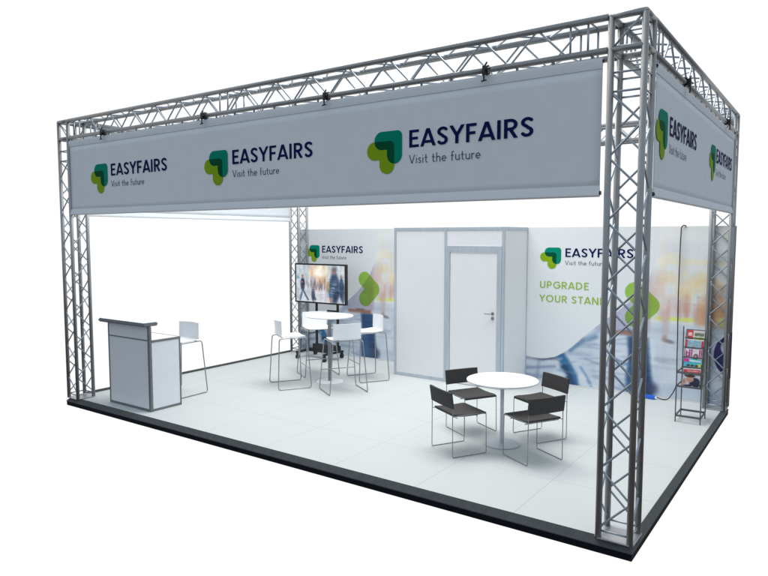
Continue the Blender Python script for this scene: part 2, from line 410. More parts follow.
def wall_art():
    nx, nz = 360, 300
    X, Z = np.meshgrid(np.linspace(0, 3, nx+1), np.linspace(0, 2.5, nz+1))
    p = Paint(X, Z, (216, 223, 230))
    # hazy bright hall at the top
    p.mix(sm(Z, 1.2, 2.2)*.8, (232, 232, 230))
    p.rect(2.02, 2.66, 1.95, 2.03, (238, 226, 186), .75, .012)
    p.rect(2.66, 3.2, 1.93, 2.02, (228, 205, 160), .5, .012)
    p.rect(2.1, 2.32, 2.03, 2.12, (240, 231, 196), .7, .012); p.rect(2.05, 2.085, 1.9, 2.35, (240, 232, 205), .7, .012)
    p.rect(2.04, 2.11, 1.5, 1.97, (238, 220, 180), .55, .02); p.rect(2.3, 2.42, 1.25, 1.95, (236, 216, 190), .45, .03)
    for (a, b) in ((2.16, 1.72), (2.50, 1.66), (2.62, 1.74), (2.72, 1.62), (2.38, 1.55)):
        p.ell(a, b, .12, .11, (240, 214, 150), .8, .7)
    p.ell(2.72, 1.70, .13, .09, (232, 196, 130), .7, .5); p.rect(2.36, 2.46, 1.44, 1.54, (236, 212, 140), .7, .015)
    p.mix(sm(vnoise(X, Z, 14, 12, 3), .5, .9)*sm(Z, 1.3, 1.5)*(1-sm(Z, 1.8, 1.95))*sm(X, 1.9, 2.1)*.7, (236, 222, 190))
    p.mix(sm(Z, 2.2, 2.5)*sm(X, 2.75, 2.95)*.6, (236, 214, 176))
    p.ell(2.02, 1.50, .13, .26, (232, 196, 178), .6, .8); p.ell(2.25, 1.35, .16, .14, (228, 200, 196), .8, .6)
    p.rect(2.12, 2.26, 1.5, 1.68, (230, 232, 232), .8, .02)
    # walkers in the distance
    p.ell(2.42, 1.38, .055, .17, (214, 160, 132), .8, .5); p.ell(2.425, 1.22, .03, .12, (206, 160, 140), .7, .5)
    p.ell(2.78, 1.32, .20, .26, (203, 152, 112), .95, .25); p.ell(2.62, 1.22, .10, .17, (206, 160, 124), .8, .4); p.ell(2.84, 1.62, .07, .06, (214, 168, 120), .9, .4)
    p.ell(2.90, 1.05, .14, .20, (206, 164, 132), .8, .4)
    p.mix(sm(vnoise(X, Z, 3, 30, 5), .55, .9)*sm(X, 2.5, 2.6)*sm(Z, 1.0, 1.1)*(1-sm(Z, 1.5, 1.6))*.5, (224, 184, 150))
    p.rect(2.0, 2.52, 1.13, 1.19, (226, 232, 112), .85, .012); p.rect(2.82, 2.98, 1.1, 1.22, (206, 218, 140), .7, .015)
    p.rect(2.1, 2.2, 1.17, 1.35, (238, 204, 196), .8, .02); p.rect(1.9, 2.5, 1.09, 1.13, (236, 238, 226), .7, .015)
    # shiny floor
    fl = 1-sm(Z, 1.02, 1.12)
    p.mix(fl*.9, (206, 215, 227))
    p.mix(fl*sm(vnoise(X, Z, 9, 1.6, 8), .45, .9)*.75, (226, 233, 240))
    p.mix(fl*sm(vnoise(X, Z, 1.5, 16, 9), .55, .95)*.45, (178, 190, 206))
    p.rect(2.0, 2.34, .50, .58, (160, 172, 190), .6, .03); p.rect(1.92, 2.6, .93, 1.0, (196, 204, 216), .7, .02); p.rect(2.1, 2.9, .05, .2, (186, 200, 220), .6, .08)
    # blurred walker's leg and shoes
    p.ell(2.15, 1.02, .05, .20, (202, 184, 178), .6, .7); p.ell(2.12, 1.2, .07, .1, (214, 180, 172), .6, .5)
    p.ell(2.19, .83, .085, .028, (128, 122, 130), .9, .45, -12); p.ell(2.14, .87, .03, .05, (170, 146, 130), .8, .4)
    p.ell(2.56, .84, .10, .028, (150, 118, 104), .9, .35, 10); p.ell(2.60, .93, .03, .10, (190, 160, 140), .7, .4)
    # large blurred passer-by, lilac jacket, blue trousers
    m = (1-sm(X, 1.86, 1.96))*sm(X, .95, 1.2)*sm(Z, .88, .94)*(1-sm(Z+.0*X, 1.9, 2.0))
    p.mix(m*.92, (176, 178, 200)); p.mix(m*sm(vnoise(X, Z, 2, 22, 11), .5, .9)*.4, (206, 204, 218))
    p.ell(1.93, 1.52, .10, .26, (222, 184, 172), .55, .8, -20)
    p.ell(1.86, 1.15, .07, .25, (190, 170, 180), .7, .5)
    p.rect(1.30, 1.86, .86, .93, (156, 112, 96), .95, .018); p.rect(1.5, 1.7, .92, .95, (120, 90, 86), .7, .012)
    p.rect(1.12, 1.62, .04, .86, (206, 214, 226), .9, .05)
    p.mix(sm(vnoise(X, Z, 2.2, 26, 12), .55, .8)*sm(X, .9, 1.1)*(1-sm(X, 1.6, 1.66))*(1-sm(Z, .8, .9))*.55, (150, 170, 194))
    m = sm(X, 1.60-.02*np.sin(Z*9), 1.66)*(1-sm(X, 1.92-.1*(Z-.4), 2.0-.1*(Z-.4)))*(1-sm(Z, .83, .88))*sm(Z, -.3, -.1)
    p.mix(m*.96, (40, 74, 114)); p.mix(m*sm(vnoise(X, Z, 2, 30, 13), .5, .8)*.55, (34, 56, 92)); p.ell(1.72, .2, .10, .25, (70, 110, 150), .5, .6)
    p.ell(1.97, .10, .10, .10, (60, 70, 100), .85, .6)
    # left: pale coat tails and deep blue fold
    m = 1-sm(X, 1.02, 1.14)
    p.mix(m*.9, (204, 213, 225)); p.mix(m*sm(vnoise(X, Z, 1.6, 14, 14), .5, .85)*.7, (150, 164, 190)); p.mix(m*sm(vnoise(X, Z, 3, 20, 15), .6, .9)*.5, (228, 234, 240))
    p.line([(.0, .18), (.5, .26)], .018, (120, 136, 170), .8, .03); p.line([(.2, 0), (.24, .36)], .02, (140, 150, 180), .7, .03); p.line([(0, .36), (.34, .34)], .02, (120, 126, 150), .7, .03)
    p.ell(.42, .38, .22, .03, (60, 70, 96), .85, .5, 4)
    p.line([(.60, .44), (.70, .30), (.86, .02)], .075, (44, 104, 150), .95, .035); p.line([(.66, .24), (.80, -.05)], .07, (30, 62, 98), .9, .03)
    p.ell(.60, .12, .09, .13, (214, 222, 232), .9, .3, 20); p.line([(.92, .30), (1.02, .16), (1.1, 0)], .012, (70, 120, 160), .8, .02)
    p.ell(.96, .05, .07, .16, (220, 226, 234), .85, .3, 15); p.line([(.75, .55), (.95, .72), (1.15, .80)], .03, (84, 120, 156), .8, .035)
    p.line([(1.0, .75), (1.3, .98)], .03, (150, 172, 196), .8, .04)
    for k in range(9): p.rect(2.06+k*.105, 2.066+k*.105, 1.35, 2.3, (246, 246, 244), .55, .006)
    for z in (1.42, 1.62, 1.78, 1.88, 2.09, 2.2): p.rect(1.95, 3.0, z, z+.010, (244, 242, 236), .45, .006)
    for x, z, hh_, c in ((2.18, 1.30, .10, (206, 170, 160)), (2.32, 1.28, .12, (196, 150, 130)), (2.52, 1.26, .10, (214, 176, 156)), (2.57, 1.34, .13, (200, 160, 140))):
        p.ell(x, z, .022, hh_, c, .6, .5); p.ell(x, z+hh_+.02, .014, .02, (180, 140, 120), .6, .4)
    for k in range(16):
        x0_, z0_ = 1.95+rng.rand(), .15+rng.rand()*.85; p.rect(x0_, x0_+.1+rng.rand()*.3, z0_, z0_+.012+rng.rand()*.03, ((236, 241, 246), (170, 184, 204))[k % 2], .45, .012)
    for k in range(22):
        x0_, z0_ = -.1+rng.rand()*1.5, rng.rand()*.8; q_ = (rng.rand()-.5)*.25
        p.line([(x0_, z0_), (x0_+.15+rng.rand()*.35, z0_+q_)], .004+rng.rand()*.016, ((232, 238, 244), (120, 142, 176), (84, 118, 158))[k % 3], .45, .014)
    # pull the warm patches back towards the haze
    up = (sm(Z, 1.25, 1.5)*sm(X, 1.8, 2.0)*.28)[..., None]; p.a = p.a*(1-up)+np.array([232, 232, 230.])*up
    p.a = blur(p.a, 2, 1); p.a = blur(p.a, 1, 0)
    # streaks and specks of the blurred crowd
    st = vnoise(X, Z, 30, 5, 31)*.5+vnoise(X, Z, 60, 9, 32)*.3+vnoise(X, Z, 7, 40, 33)*.4-.6
    p.a += (st*6)[..., None]*np.array([1, 1, 1.05])
    p.a += ((vnoise(X, Z, 5, 5, 34)-.5)*14)[..., None]*np.array([1.0, .9, .75])
    # white sweep with its curved edge
    cv = [(-.1, .41), (.01, .388), (.12, .372), (.216, .366), (.31, .370), (.375, .382), (.47, .408), (.555, .445), (.66, .51), (.755, .586), (.85, .68), (.948, .778), (1.06, .88), (1.184, .992), (1.351, 1.10+.03), (1.48, 1.235), (1.598, 1.341), (1.73, 1.49), (1.839, 1.63), (1.905, 1.76), (1.945, 1.87), (1.985, 2.04), (2.02, 2.23), (2.03, 2.4), (2.03, 2.6)]
    cx = np.array([a for a, b in cv]); cz = np.array([b for a, b in cv])
    yl = np.interp(X, cx, cz); inside = Z-yl
    inside = np.where(X < 1.4, inside*.75, inside*.35)
    p.mix(sm(inside, -.006, .006), (229, 232, 233))
    # translucent green arrow blob
    D = np.minimum(sd_seg(X, Z, (1.710, 1.527), (1.908, 1.338), .148), sd_seg(X, Z, (1.908, 1.338), (1.722, 1.148), .150))
    g = 1-sm(D, -.006, .006)
    mul = p.a*np.array([.66, .86, .34])
    p.a = p.a*(1-g[..., None])+(mul*.85+np.array([20, 24, 10]))*g[..., None]
    # round navy badge cut by the panel edge
    D = np.hypot(X-3.147, Z-.70)-.358
    p.mix(1-sm(D, -.006, .006), (44, 38, 96)); p.ell(2.93, .80, .055, .085, (206, 208, 222), .95, .12, 10); p.ell(2.94, .63, .018, .03, (170, 172, 196), .8, .3)
    p.a *= (1+(rng.rand(*X.shape)-.5)*.012)[..., None]
    return nx, nz, p.a
def screen_art():
    nx, nz = 240, 144
    X, Z = np.meshgrid(np.linspace(0, 1.2, nx+1), np.linspace(0, .72, nz+1))
    p = Paint(X, Z, (204, 216, 226))
    p.mix(sm(vnoise(X, Z, 12, 5, 21), .4, .9)*.7, (170, 190, 206)); p.mix((1-sm(Z, .25, .34))*.85, (216, 216, 224)); p.mix((1-sm(Z, .25, .34))*sm(vnoise(X, Z, 26, 5, 22), .55, .9)*.5, (188, 186, 200))
    for x in (.08, .2, .3, .44, .9, 1.1): p.rect(x, x+.012, .36, .72, (150, 172, 190), .6, .006)
    for z in (.62, .52, .45): p.rect(0, 1.2, z, z+.008, (165, 182, 196), .5, .004)
    p.rect(.64, .80, .50, .72, (200, 204, 180), .7, .03); p.rect(0.02, .06, .44, .50, (80, 160, 180), .7, .01)
    p.ell(.56, .58, .22, .17, (255, 232, 196), .95, .8); p.ell(.57, .58, .10, .09, (255, 250, 236), 1, .7)
    p.ell(.40, .56, .035, .16, (236, 176, 140), .8, .6)
    p.ell(.60, .44, .16, .06, (238, 190, 150), .7, .7)
    for x, z, hh, c in ((.60, .36, .09, (206, 140, 110)), (.655, .37, .07, (214, 160, 130)), (.72, .38, .10, (190, 140, 120)), (.52, .33, .06, (200, 180, 190))):
        p.ell(x, z, .022, hh, c, .85, .5); p.ell(x-.01, z-hh, .012, .05, (100, 90, 110), .7, .5)
    p.rect(.0, .12, .2, .27, (176, 190, 204), .6, .02)
    # man in dark jacket, left
    p.ell(.165, .335, .055, .13, (54, 60, 86), .95, .25); p.ell(.16, .49, .032, .034, (190, 130, 120), .95, .3); p.ell(.165, .515, .022, .012, (110, 84, 80), .7, .4); p.ell(.15, .38, .03, .02, (214, 120, 120), .8, .4)
    p.line([(.16, .22), (.12, .10), (.10, .03)], .022, (70, 110, 150), .95, .012); p.line([(.18, .22), (.24, .12), (.30, .04)], .020, (60, 96, 136), .95, .012)
    p.ell(.16, .555, .012, .012, (190, 220, 40), .9, .3)
    # lilac shirt walker
    p.ell(.415, .36, .055, .15, (186, 186, 206), .9, .3); p.ell(.43, .14, .045, .13, (60, 80, 110), .95, .3); p.line([(.44, .12), (.49, .05)], .018, (80, 90, 116), .9, .012); p.ell(.48, .36, .05, .02, (220, 180, 160), .8, .5)
    # yellow bag and big blue figure at the right
    p.ell(.79, .31, .035, .10, (206, 168, 96), .95, .3)
    p.ell(.955, .30, .125, .28, (74, 96, 132), .97, .22); p.ell(.96, .20, .11, .20, (56, 76, 110), .8, .4); p.ell(.87, .14, .045, .13, (66, 124, 170), .85, .5, 20); p.ell(.95, .36, .07, .03, (116, 146, 182), .7, .6)
    p.ell(.945, .61, .05, .07, (176, 136, 136), .95, .3); p.ell(.96, .66, .06, .05, (120, 122, 120), .7, .6); p.ell(.87, .05, .03, .06, (210, 140, 110), .9, .4)
    p.ell(1.12, .28, .05, .22, (60, 84, 118), .95, .25); p.ell(1.11, .52, .026, .03, (190, 140, 116), .95, .3); p.ell(1.16, .2, .04, .2, (70, 90, 120), .9, .3)
    for k in range(34):
        x = .26+rng.rand()*.6; z = .24+rng.rand()*.16; c = ((120, 104, 112), (170, 130, 116), (96, 106, 130), (150, 150, 166))[k % 4]
        p.ell(x, z, .007+rng.rand()*.006, .035+rng.rand()*.05, c, .55, .5)
    for k in range(30):
        x = rng.rand()*1.2; z = rng.rand()*.3; p.rect(x, x+.02+rng.rand()*.12, z, z+.004+rng.rand()*.01, ((238, 238, 242), (150, 156, 176))[k % 2], .5, .005)
    for k in range(14):
        x = .75+rng.rand()*.42; z = .05+rng.rand()*.5; p.rect(x, x+.03+rng.rand()*.1, z, z+.006+rng.rand()*.012, ((130, 160, 190), (40, 56, 88))[k % 2], .45, .006)
    p.a = blur(blur(p.a, 2, 1), 1, 1); p.a = blur(p.a, 1, 0)
    t_ = vnoise(X, Z, 90, 14, 41)*.5+vnoise(X, Z, 20, 60, 42)*.5-.5
    p.a += (t_*26)[..., None]; p.a += ((vnoise(X, Z, 14, 10, 43)-.5)*34)[..., None]*np.array([1, .95, .9])
    g_ = p.a.mean(-1, keepdims=True); p.a = p.a*.78+g_*.22; p.a = (p.a-128)*1.12+116
    for k in range(26): p.rect(0, 1.2, .01+k*.028, .0115+k*.028, (235, 238, 240), .10, .002)
    return nx, nz, p.a

# ================================================================== THE SETTING
W, D, H = 8.0, 5.04, 3.963
# plinth: vertical black face, bevelled trim on top, white floor inside
o = obj('floor', bx(.055, W-.055, .055, 5.0, -.10, 0.0), M['floor']); o['kind'] = 'structure'
bm = B()
def ring(x0, x1, y0, y1, z): return [bm.verts.new(v) for v in ((x0, y0, z), (x1, y0, z), (x1, y1, z), (x0, y1, z))]
R_ = [ring(.055+0, W-.055, .055, 5.001, .003), ring(.049, W-.049, .049, 5.007, .013), ring(0, W, 0, D, -.044), ring(0, W, 0, D, -.052), ring(.02, W-.02, .02, D-.02, -.052), ring(.055, W-.055, .055, D-.055, -.06)]
R_ = R_[:4]+R_[4:5]
for a, b in zip(R_, R_[1:]):
    for j in range(4): bm.faces.new((a[j], a[(j+1) % 4], b[(j+1) % 4], b[j]))
box(bm, .012, .048, .305, 4.70, .004, .030)
o = obj('kerb', bm, M['kerb']); o['kind'] = 'structure'
bm = B()
box(bm, .004, W-.004, .004, D-.004, -.108, -.0525)
o = obj('plinth', bm, M['kerb2']); o['kind'] = 'structure'

# ================================================================== TRUSS
S = .2385; IN = .0284; TR = .0245; P2 = .238
def zig(parent, base, du, dn, dv, n, first):
    """lacing on one face: base corner, du unit step vector per half pitch, dv across; V rods"""
    base = Vector(base); du = Vector(du); dv = Vector(dv)
    pts = [base+du*i+dv*((i+first) % 2) for i in range(n+1)]
    i = 0
    while i < n:
        if i+2 <= n: vbrace(pts[i], pts[i+1], pts[i+2], parent); i += 2
        else: strut('brace', pts[i], pts[i+1], .0085, M['rod'], parent, 8); i += 1
def tower(label, cx, cy, sx, sy):
    """cx,cy outer chord position; sx,sy direction towards the stand's middle"""
    t = thing('truss_tower', label, 'truss tower', (cx, cy, 0), 0, 'lattice towers at the four corners')
    c = [(0, 0), (sx*S, 0), (sx*S, sy*S), (0, sy*S)]
    for x, y in c: strut('chord', (x, y, .012), (x, y, H), TR, M['truss'], t, 24)
    # base plate
    bm = bx(min(0, sx*S)-.030, max(0, sx*S)+.030, min(0, sy*S)-.030, max(0, sy*S)+.030, .0065, .014)
    bmesh.ops.bevel(bm, geom=[e for e in bm.edges if abs(e.verts[0].co.z-e.verts[1].co.z) > .004], offset=.028, segments=5, affect='EDGES')
    obj('base_plate', bm, M['plate'], t)
    for k in range(4):
        a = Vector((*c[k], 0)); b = Vector((*c[(k+1) % 4], 0)); f = (k // 2)
        first = 0 if k in (0, 3) else 1
        zig(t, a+Vector((0, 0, .085)), (0, 0, P2), None, b-a, 14, 1)
        for z in (.065, 3.418, 3.556): strut('rung', a+Vector((0, 0, z)), b+Vector((0, 0, z)), .0085, M['rod'], t, 8)
        for z in (H-.001, H-S): strut('rail', a+Vector((0, 0, z)), b+Vector((0, 0, z)), TR*.98, M['truss'], t, 20)
    strut('corner_brace', (sx*S, 0, H-S), (0, 0, H), .0085, M['rod'], t, 8)
    strut('corner_brace', (0, sy*S, H-S), (0, 0, H), .0085, M['rod'], t, 8)
    for k, (x, y) in enumerate(c):
        obj('cap', lathe(B(), [(TR*.99, H+.0005), (TR*.97, H+.006), (TR*.8, H+.010), (.002, H+.011)], 20, (x, y)), M['truss'], t, smooth=True)
    return t
tower('truss tower at the near right corner, standing in front of the printed back wall', W-IN, IN, -1, 1)
tower('truss tower at the front left corner, beside the white reception counter', IN, IN, 1, 1)
tower('truss tower at the rear left corner, partly behind the flat television', IN, 5.0-IN, 1, -1)
tower('truss tower at the rear right corner, behind the magazine rack', W-IN, 5.0-IN, -1, -1)
def beam(label, a, ax, L, rungs, segs, out):
    """a: outer upper chord start; ax: unit axis; out: unit vector inward"""
    t = thing('truss_beam', label, 'truss beam', (a[0], a[1], a[2]-S), 0, 'horizontal lattice beams along the top')
    ax = Vector(ax); inn = Vector(out); up = Vector((0, 0, 1))
    cs = [Vector((0, 0, 0)), inn*S, inn*S+up*S, up*S]
    g = TR+.001
    for c in cs: strut('chord', c+ax*g, c+ax*(L-g), TR, M['truss'], t, 24)
    for k in range(4):
        p, q = cs[k], cs[(k+1) % 4]
        for r in rungs: strut('rung', p+ax*r, q+ax*r, .0085, M['rod'], t, 8)
        for (s0, n) in segs:
            zig(t, p+ax*s0, ax*P2, None, q-p, n, {0: 0, 1: 1, 2: 1, 3: 1}[k])
    return t
x0 = IN+S
beam('lattice beam above the front banner', (x0, IN, H), (1, 0, 0), W-2*x0, [.435-x0, .565-x0, 3.435-x0, 3.565-x0, 7.425-x0, 7.56-x0], [(.572-x0, 12), (3.59-x0, 16)], (0, 1, 0))
beam('lattice beam along the rear, seen between the near tower and front banner', (x0, 5-IN, H), (1, 0, 0), W-2*x0, [.435-x0, .565-x0, 3.435-x0, 3.565-x0, 7.425-x0, 7.56-x0], [(.572-x0, 12), (3.59-x0, 16)], (0, -1, 0))
beam('lattice beam above the short banner on the right side', (W-IN, x0, H), (0, 1, 0), 5-2*x0, [.435-x0, .565-x0, 4.435-x0, 4.565-x0], [(.595-x0, 16)], (-1, 0, 0))
beam('lattice beam on the left side, running back from the front left tower', (IN, x0, H), (0, 1, 0), 5-2*x0, [.435-x0, .565-x0, 4.435-x0, 4.565-x0], [(.595-x0, 16)], (1, 0, 0))

# ================================================================== BANNERS
def banner(label, L, loc, rz, logos, h, hz):
    """local: x along, faces -Y; z bottom at 0"""
    t = thing('banner', label, 'banner', loc, rz, 'fabric banners under the truss beams')
    hgt = 3.680-2.650; n = 80
    bm = B(); V = []
    prof = [(-.004, .062), (-.0035, .30), (-.003, .62), (-.0035, .955)]
    zs = [.062]+[.062+(.955-.062)*k/12 for k in range(1, 13)]
    rows = []
    for z in zs:
        rows.append([bm.verts.new((L*i/n, .0018*math.sin(i*.37+z*2)*math.sin(z*3.2), z)) for i in range(n+1)])
    for a, b in zip(rows, rows[1:]):
        for i in range(n): bm.faces.new((a[i], a[i+1], b[i+1], b[i]))
    o = obj('sheet', bm, M['fabric'], t, smooth=True)
    md = o.modifiers.new('thick', 'SOLIDIFY'); md.thickness = .003
    # bottom pocket: rounded sleeve over a tube
    bm = B(); K = 10; sec = [(-.0050, .084), (-.0195, .024), (-.021, .013), (-.015, .004), (-.003, .0), (.010, .003), (.016, .012), (.015, .024), (.008, .06), (.002, .084)]
    A = [bm.verts.new((0, y, z)) for y, z in sec]; E_ = [bm.verts.new((L, y, z)) for y, z in sec]
    for j in range(K): bm.faces.new((A[j], A[(j+1) % K], E_[(j+1) % K], E_[j]))
    bm.faces.new(A); bm.faces.new(E_[::-1])
    obj('bottom_hem', bm, M['fabric'], t, smooth=True)
    bm = B(); A = []; E_ = []
    K = 8; sec = [(-.0050, .950), (-.0125, 1.006), (-.011, 1.022), (-.004, 1.029), (.006, 1.028), (.012, 1.016), (.010, .995), (.002, .950)]
    A = [bm.verts.new((0, y, z)) for y, z in sec]; E_ = [bm.verts.new((L, y, z)) for y, z in sec]
    for j in range(K): bm.faces.new((A[j], A[(j+1) % K], E_[(j+1) % K], E_[j]))
    bm.faces.new(A); bm.faces.new(E_[::-1])
    obj('top_hem', bm, M['fabric'], t, smooth=True)
    for x in (-.004, L+.004):
        for z, r in ((.030, .016), (1.003, .013)):
            obj('end_cap', cyl(B(), (x-.006, 0, z), (x+.006, 0, z), r, 14), M['blackp'], t, smooth=True)
    k = int(L/.30)
    for i in range(k+1):
        x = .08+(L-.16)*i/k
        obj('tie', bx(x-.010, x+.010, -.004, .004, 1.026, 1.052), M['dprofile'], t)
    for lx in logos: put_logo(t, (lx, -.0055, hz), h)
    return t
ZB = 2.650
banner('long grey banner across the front, bearing three leaf emblems', 7.40, (.275, IN, ZB), 0, [1.285-.275, 3.626-.275, 5.962-.275], .155, 3.15-ZB)
banner('short grey banner on the right side, bearing two leaf emblems', 4.38, (W-IN, .40, ZB), PI/2, [.90-.40, 3.34-.40], .157, 3.19-ZB)
banner('plain banner on the left side, its pale inner face showing under the front banner', 4.38, (IN, .40+4.38, ZB), -PI/2, [], .155, .5)

# clamps
def clamp(label, loc, rz):
    t = thing('clamp', label, 'clamp', loc, rz, 'black hook clamps on the lower truss chord')
    bm = B()
    rod_path(bm, [(0, math.cos(a)*.034, math.sin(a)*.034) for a in [PI*2*k/20 for k in range(20)]], .0095, closed=True, n=8)
    for v in bm.verts: v.co.x *= 2.2
    obj('coupler', bm, M['blackp'], t, smooth=True)
    bm = bx(-.014, .014, -.060, -.034, -.048, .026)
    obj('body', bm, M['blackp'], t, bevel=.004)
    obj('bolt', cyl(B(), (0, -.052, -.098), (0, -.052, -.045), .007, 10), M['blackp'], t, smooth=True)
    bm = B(); cyl(bm, (-.022, -.052, -.098), (.022, -.052, -.092), .0065, 10)
    obj('wing_handle', bm, M['blackp'], t, smooth=True)
    obj('lever', cyl(B(), (0.0, -.045, .020), (.026, -.050, .052), .007, 10), M['blackp'], t, smooth=True)
    obj('lever', cyl(B(), (0.018, -.055, -.004), (.058, -.060, -.006), .008, 10), M['blackp'], t, smooth=True)
    return t
zc = H-S
names = ['black clamp above the leftmost emblem of the front banner', 'black clamp above the middle emblem of the front banner, on its left half', 'black clamp on the front beam between middle and right emblems', 'black clamp on the front beam nearest the near right tower']
c0 = clamp(names[0], (1.153, IN, zc), 0)
for nm, x in zip(names[1:], (3.181, 5.002, 6.722)):
    c = copy_tree(c0); c.location = (x, IN, zc); c['label'] = nm
for nm, y in (('black clamp on the right side beam, the nearer of that beam\'s two', 1.426), ('black clamp on the right side beam, nearest the rear right tower', 3.884)):
    c = copy_tree(c0); c.location = (W-IN, y, zc); c.rotation_euler = (0, 0, PI/2); c['label'] = nm

# ================================================================== BACK WALL
wall = thing('back_wall', 'printed back wall, white sweep over a blurred crowd picture, behind the storage room', 'wall', (0, 5.0, 0))
nx, nz, art = wall_art()
p1 = obj('wall_panel', bx(.012, 3.0, .0, .035, .001, 2.497), M['panel'], wall)
p2 = obj('wall_panel', bx(5.0, 8.0, .0, .035, .001, 2.497), M['panel'], wall)
p3 = obj('wall_panel', bx(3.002, 4.998, .0, .035, .012, 2.497), M['panel'], wall)
g1 = grid_print('printed_graphic', 3.0-.012, 2.474, nx, nz, art, M['print_'], wall, (.012, -.0025, .023)); 
g2 = link('printed_graphic', g1.data, wall, (5.012, -.0025, .023))
# edge of the print wraps round the right end
bm = B(); box(bm, 7.9985, 8.004, -.0025, .036, .012, 2.497); obj('edge_strip', bm, mat('panel_edge', tuple(lin((120, 112, 108))), .6), wall)
obj('edge_badge', bx(8.0045, 8.006, -.003, .0365, .40, 1.04), M['navy'], wall)
for x0_ in (0.0, 5.0):
    put_logo(wall, (x0_+.648, -.006, 2.033), .135)
for x0_ in (0.0, 5.0):
    if x0_ == 0: continue
    for txt, z, wd in (('UPGRADE', 1.530, .785), ('YOUR STAND', 1.310, 1.06)):
        key = 'up'+txt
        if key not in _emb:
            V, F = word(txt, .112, .066, .18, width=wd, space=.38); _emb[key] = flat_mesh('lettering', V, F, M['upgrade'])
        link('lettering', _emb[key], wall, (x0_+.242, -.006, z))

# ================================================================== STORAGE ROOM
sr = thing('storage_room', 'white panelled storage room with a closed door, against the back wall', 'storage room', (3.0, 4.1, 0))
T = .04
def fr(name, x0, x1, y0, y1, z0, z1, par=sr, m='profile', b=.003): return obj(name, bx(x0, x1, y0, y1, z0, z1), M[m], par, bevel=b)
for x in (0.012, .985, 1.985): fr('post', x, x+.042, 0, .042, 0, 2.5)
fr('post', 2.012, 2.027, .880, .897, 0, 2.5)
fr('top_rail', .0545, .9845, .002, .040, 2.452, 2.499); fr('top_rail', 1.0275, 1.9845, .002, .040, 2.452, 2.499); fr('top_rail', 1.987, 2.025, .0425, .8795, 2.452, 2.499)
fr('bottom_rail', .0545, .9845, .002, .040, .0, .055); fr('bottom_rail', 1.987, 2.025, .0425, .8795, .0, .055)
obj('panel', bx(.0545, .9845, .012, .030, .0555, 2.4515), M['panel'], sr)
obj('panel', bx(1.0275, 1.9845, .012, .030, 2.206, 2.4515), M['panel'], sr)
obj('panel', bx(1.997, 2.015, .0425, .8795, .0555, 2.4515), M['panel'], sr)
fr('transom', 1.0275, 1.9845, -.004, .040, 2.165, 2.2055)
door = thing('door', '', '', (0, 0, 0)); bpy.data.objects.remove(door)
bm = B(); box(bm, 1.0275, 1.090, -.006, .040, 0.0, 2.1645); obj('door_frame', bm, M['profile'], sr, bevel=.003)
bm = B(); box(bm, 1.910, 1.9845, -.006, .040, 0.0, 2.1645); obj('door_frame', bm, M['profile'], sr, bevel=.003)
obj('door_frame', bx(1.0905, 1.9095, -.006, .040, 2.105, 2.1645), M['profile'], sr, bevel=.003)
dr = obj('door', bx(1.094, 1.906, .004, .034, .010, 2.101), M['panel'], sr, bevel=.002)
bm = B(); cyl(bm, (1.845, .0035, 1.17), (1.845, -.012, 1.17), .024, 24); cyl(bm, (1.845, -.012, 1.17), (1.845, -.050, 1.17), .009, 16)
rod_path(bm, [(1.845, -.046, 1.17), (1.725, -.046, 1.168)], .010, n=12)
obj('handle', bm, M['steel'], dr, smooth=True)
bm = B(); cyl(bm, (1.845, .0035, 1.095), (1.845, -.010, 1.095), .024, 24); cyl(bm, (1.845, -.010, 1.095), (1.845, -.014, 1.095), .010, 16)
obj('lock', bm, M['steel'], dr, smooth=True)
for z in (.3, 1.1, 1.9): obj('hinge', cyl(B(), (1.092, -.012, z-.035), (1.092, -.012, z+.035), .006, 10), M['profile'], dr, smooth=True)

# ================================================================== COUNTER
ct = thing('reception_counter', 'white reception counter with grey metal edging and a raised shelf', 'counter', (.75, .23, 0))
w_, d_ = .96, .50
def cp(name, *a, m='dprofile', b=.004): return obj(name, bx(*a), M[m], ct, bevel=b)
cp('post', w_-.040, w_+.006, -.006, .040, .0, 1.157, b=.012); cp('post', 0, .022, 0, .022, .0, 1.157, b=.005)
cp('post', w_-.022, w_, d_-.022, d_, .0, .935, b=.006); cp('post', 0, .022, d_-.022, d_, .0, .935)
cp('rail', .0225, w_-.0405, .002, .024, .0, .032); cp('rail', .0225, w_-.0405, .002, .020, .955, .972)
cp('rail', w_-.024, w_-.002, .0405, d_-.0225, .0, .032); cp('rail', w_-.026, w_+.002, .0405, d_+.003, .936, .968, b=.008)
cp('rail', -.002, .024, .0225, d_+.003, .936, .968, b=.006); cp('rail', .0245, w_-.0265, d_-.022, d_+.002, .936, .968)
cp('panel', .0225, w_-.0405, .007, .017, .0325, .9545, m='counterp', b=.001)
cp('panel', .0225, w_-.0405, .007, .017, .9725, 1.156, m='counterp', b=.001)
cp('panel', w_-.017, w_-.007, .0405, d_-.0225, .0325, .9355, m='counterp', b=.001)
cp('panel', .007, .017, .0225, d_-.0225, .0325, .9355, m='counterp', b=.001)
cp('worktop', .0245, w_-.0265, .0255, d_-.0225, .950, .966, m='top', b=.001)
bm = bx(-.095, w_+.012, -.090, .145, 1.158, 1.208); bmesh.ops.bevel(bm, geom=bm.edges[:], offset=.016, segments=4, affect='EDGES')
sh = obj('shelf', bm, M['dprofile'], ct, smooth=True)
obj('shelf_top', bx(-.078, w_-.005, -.072, .128, 1.2082, 1.2105), M['top'], sh)

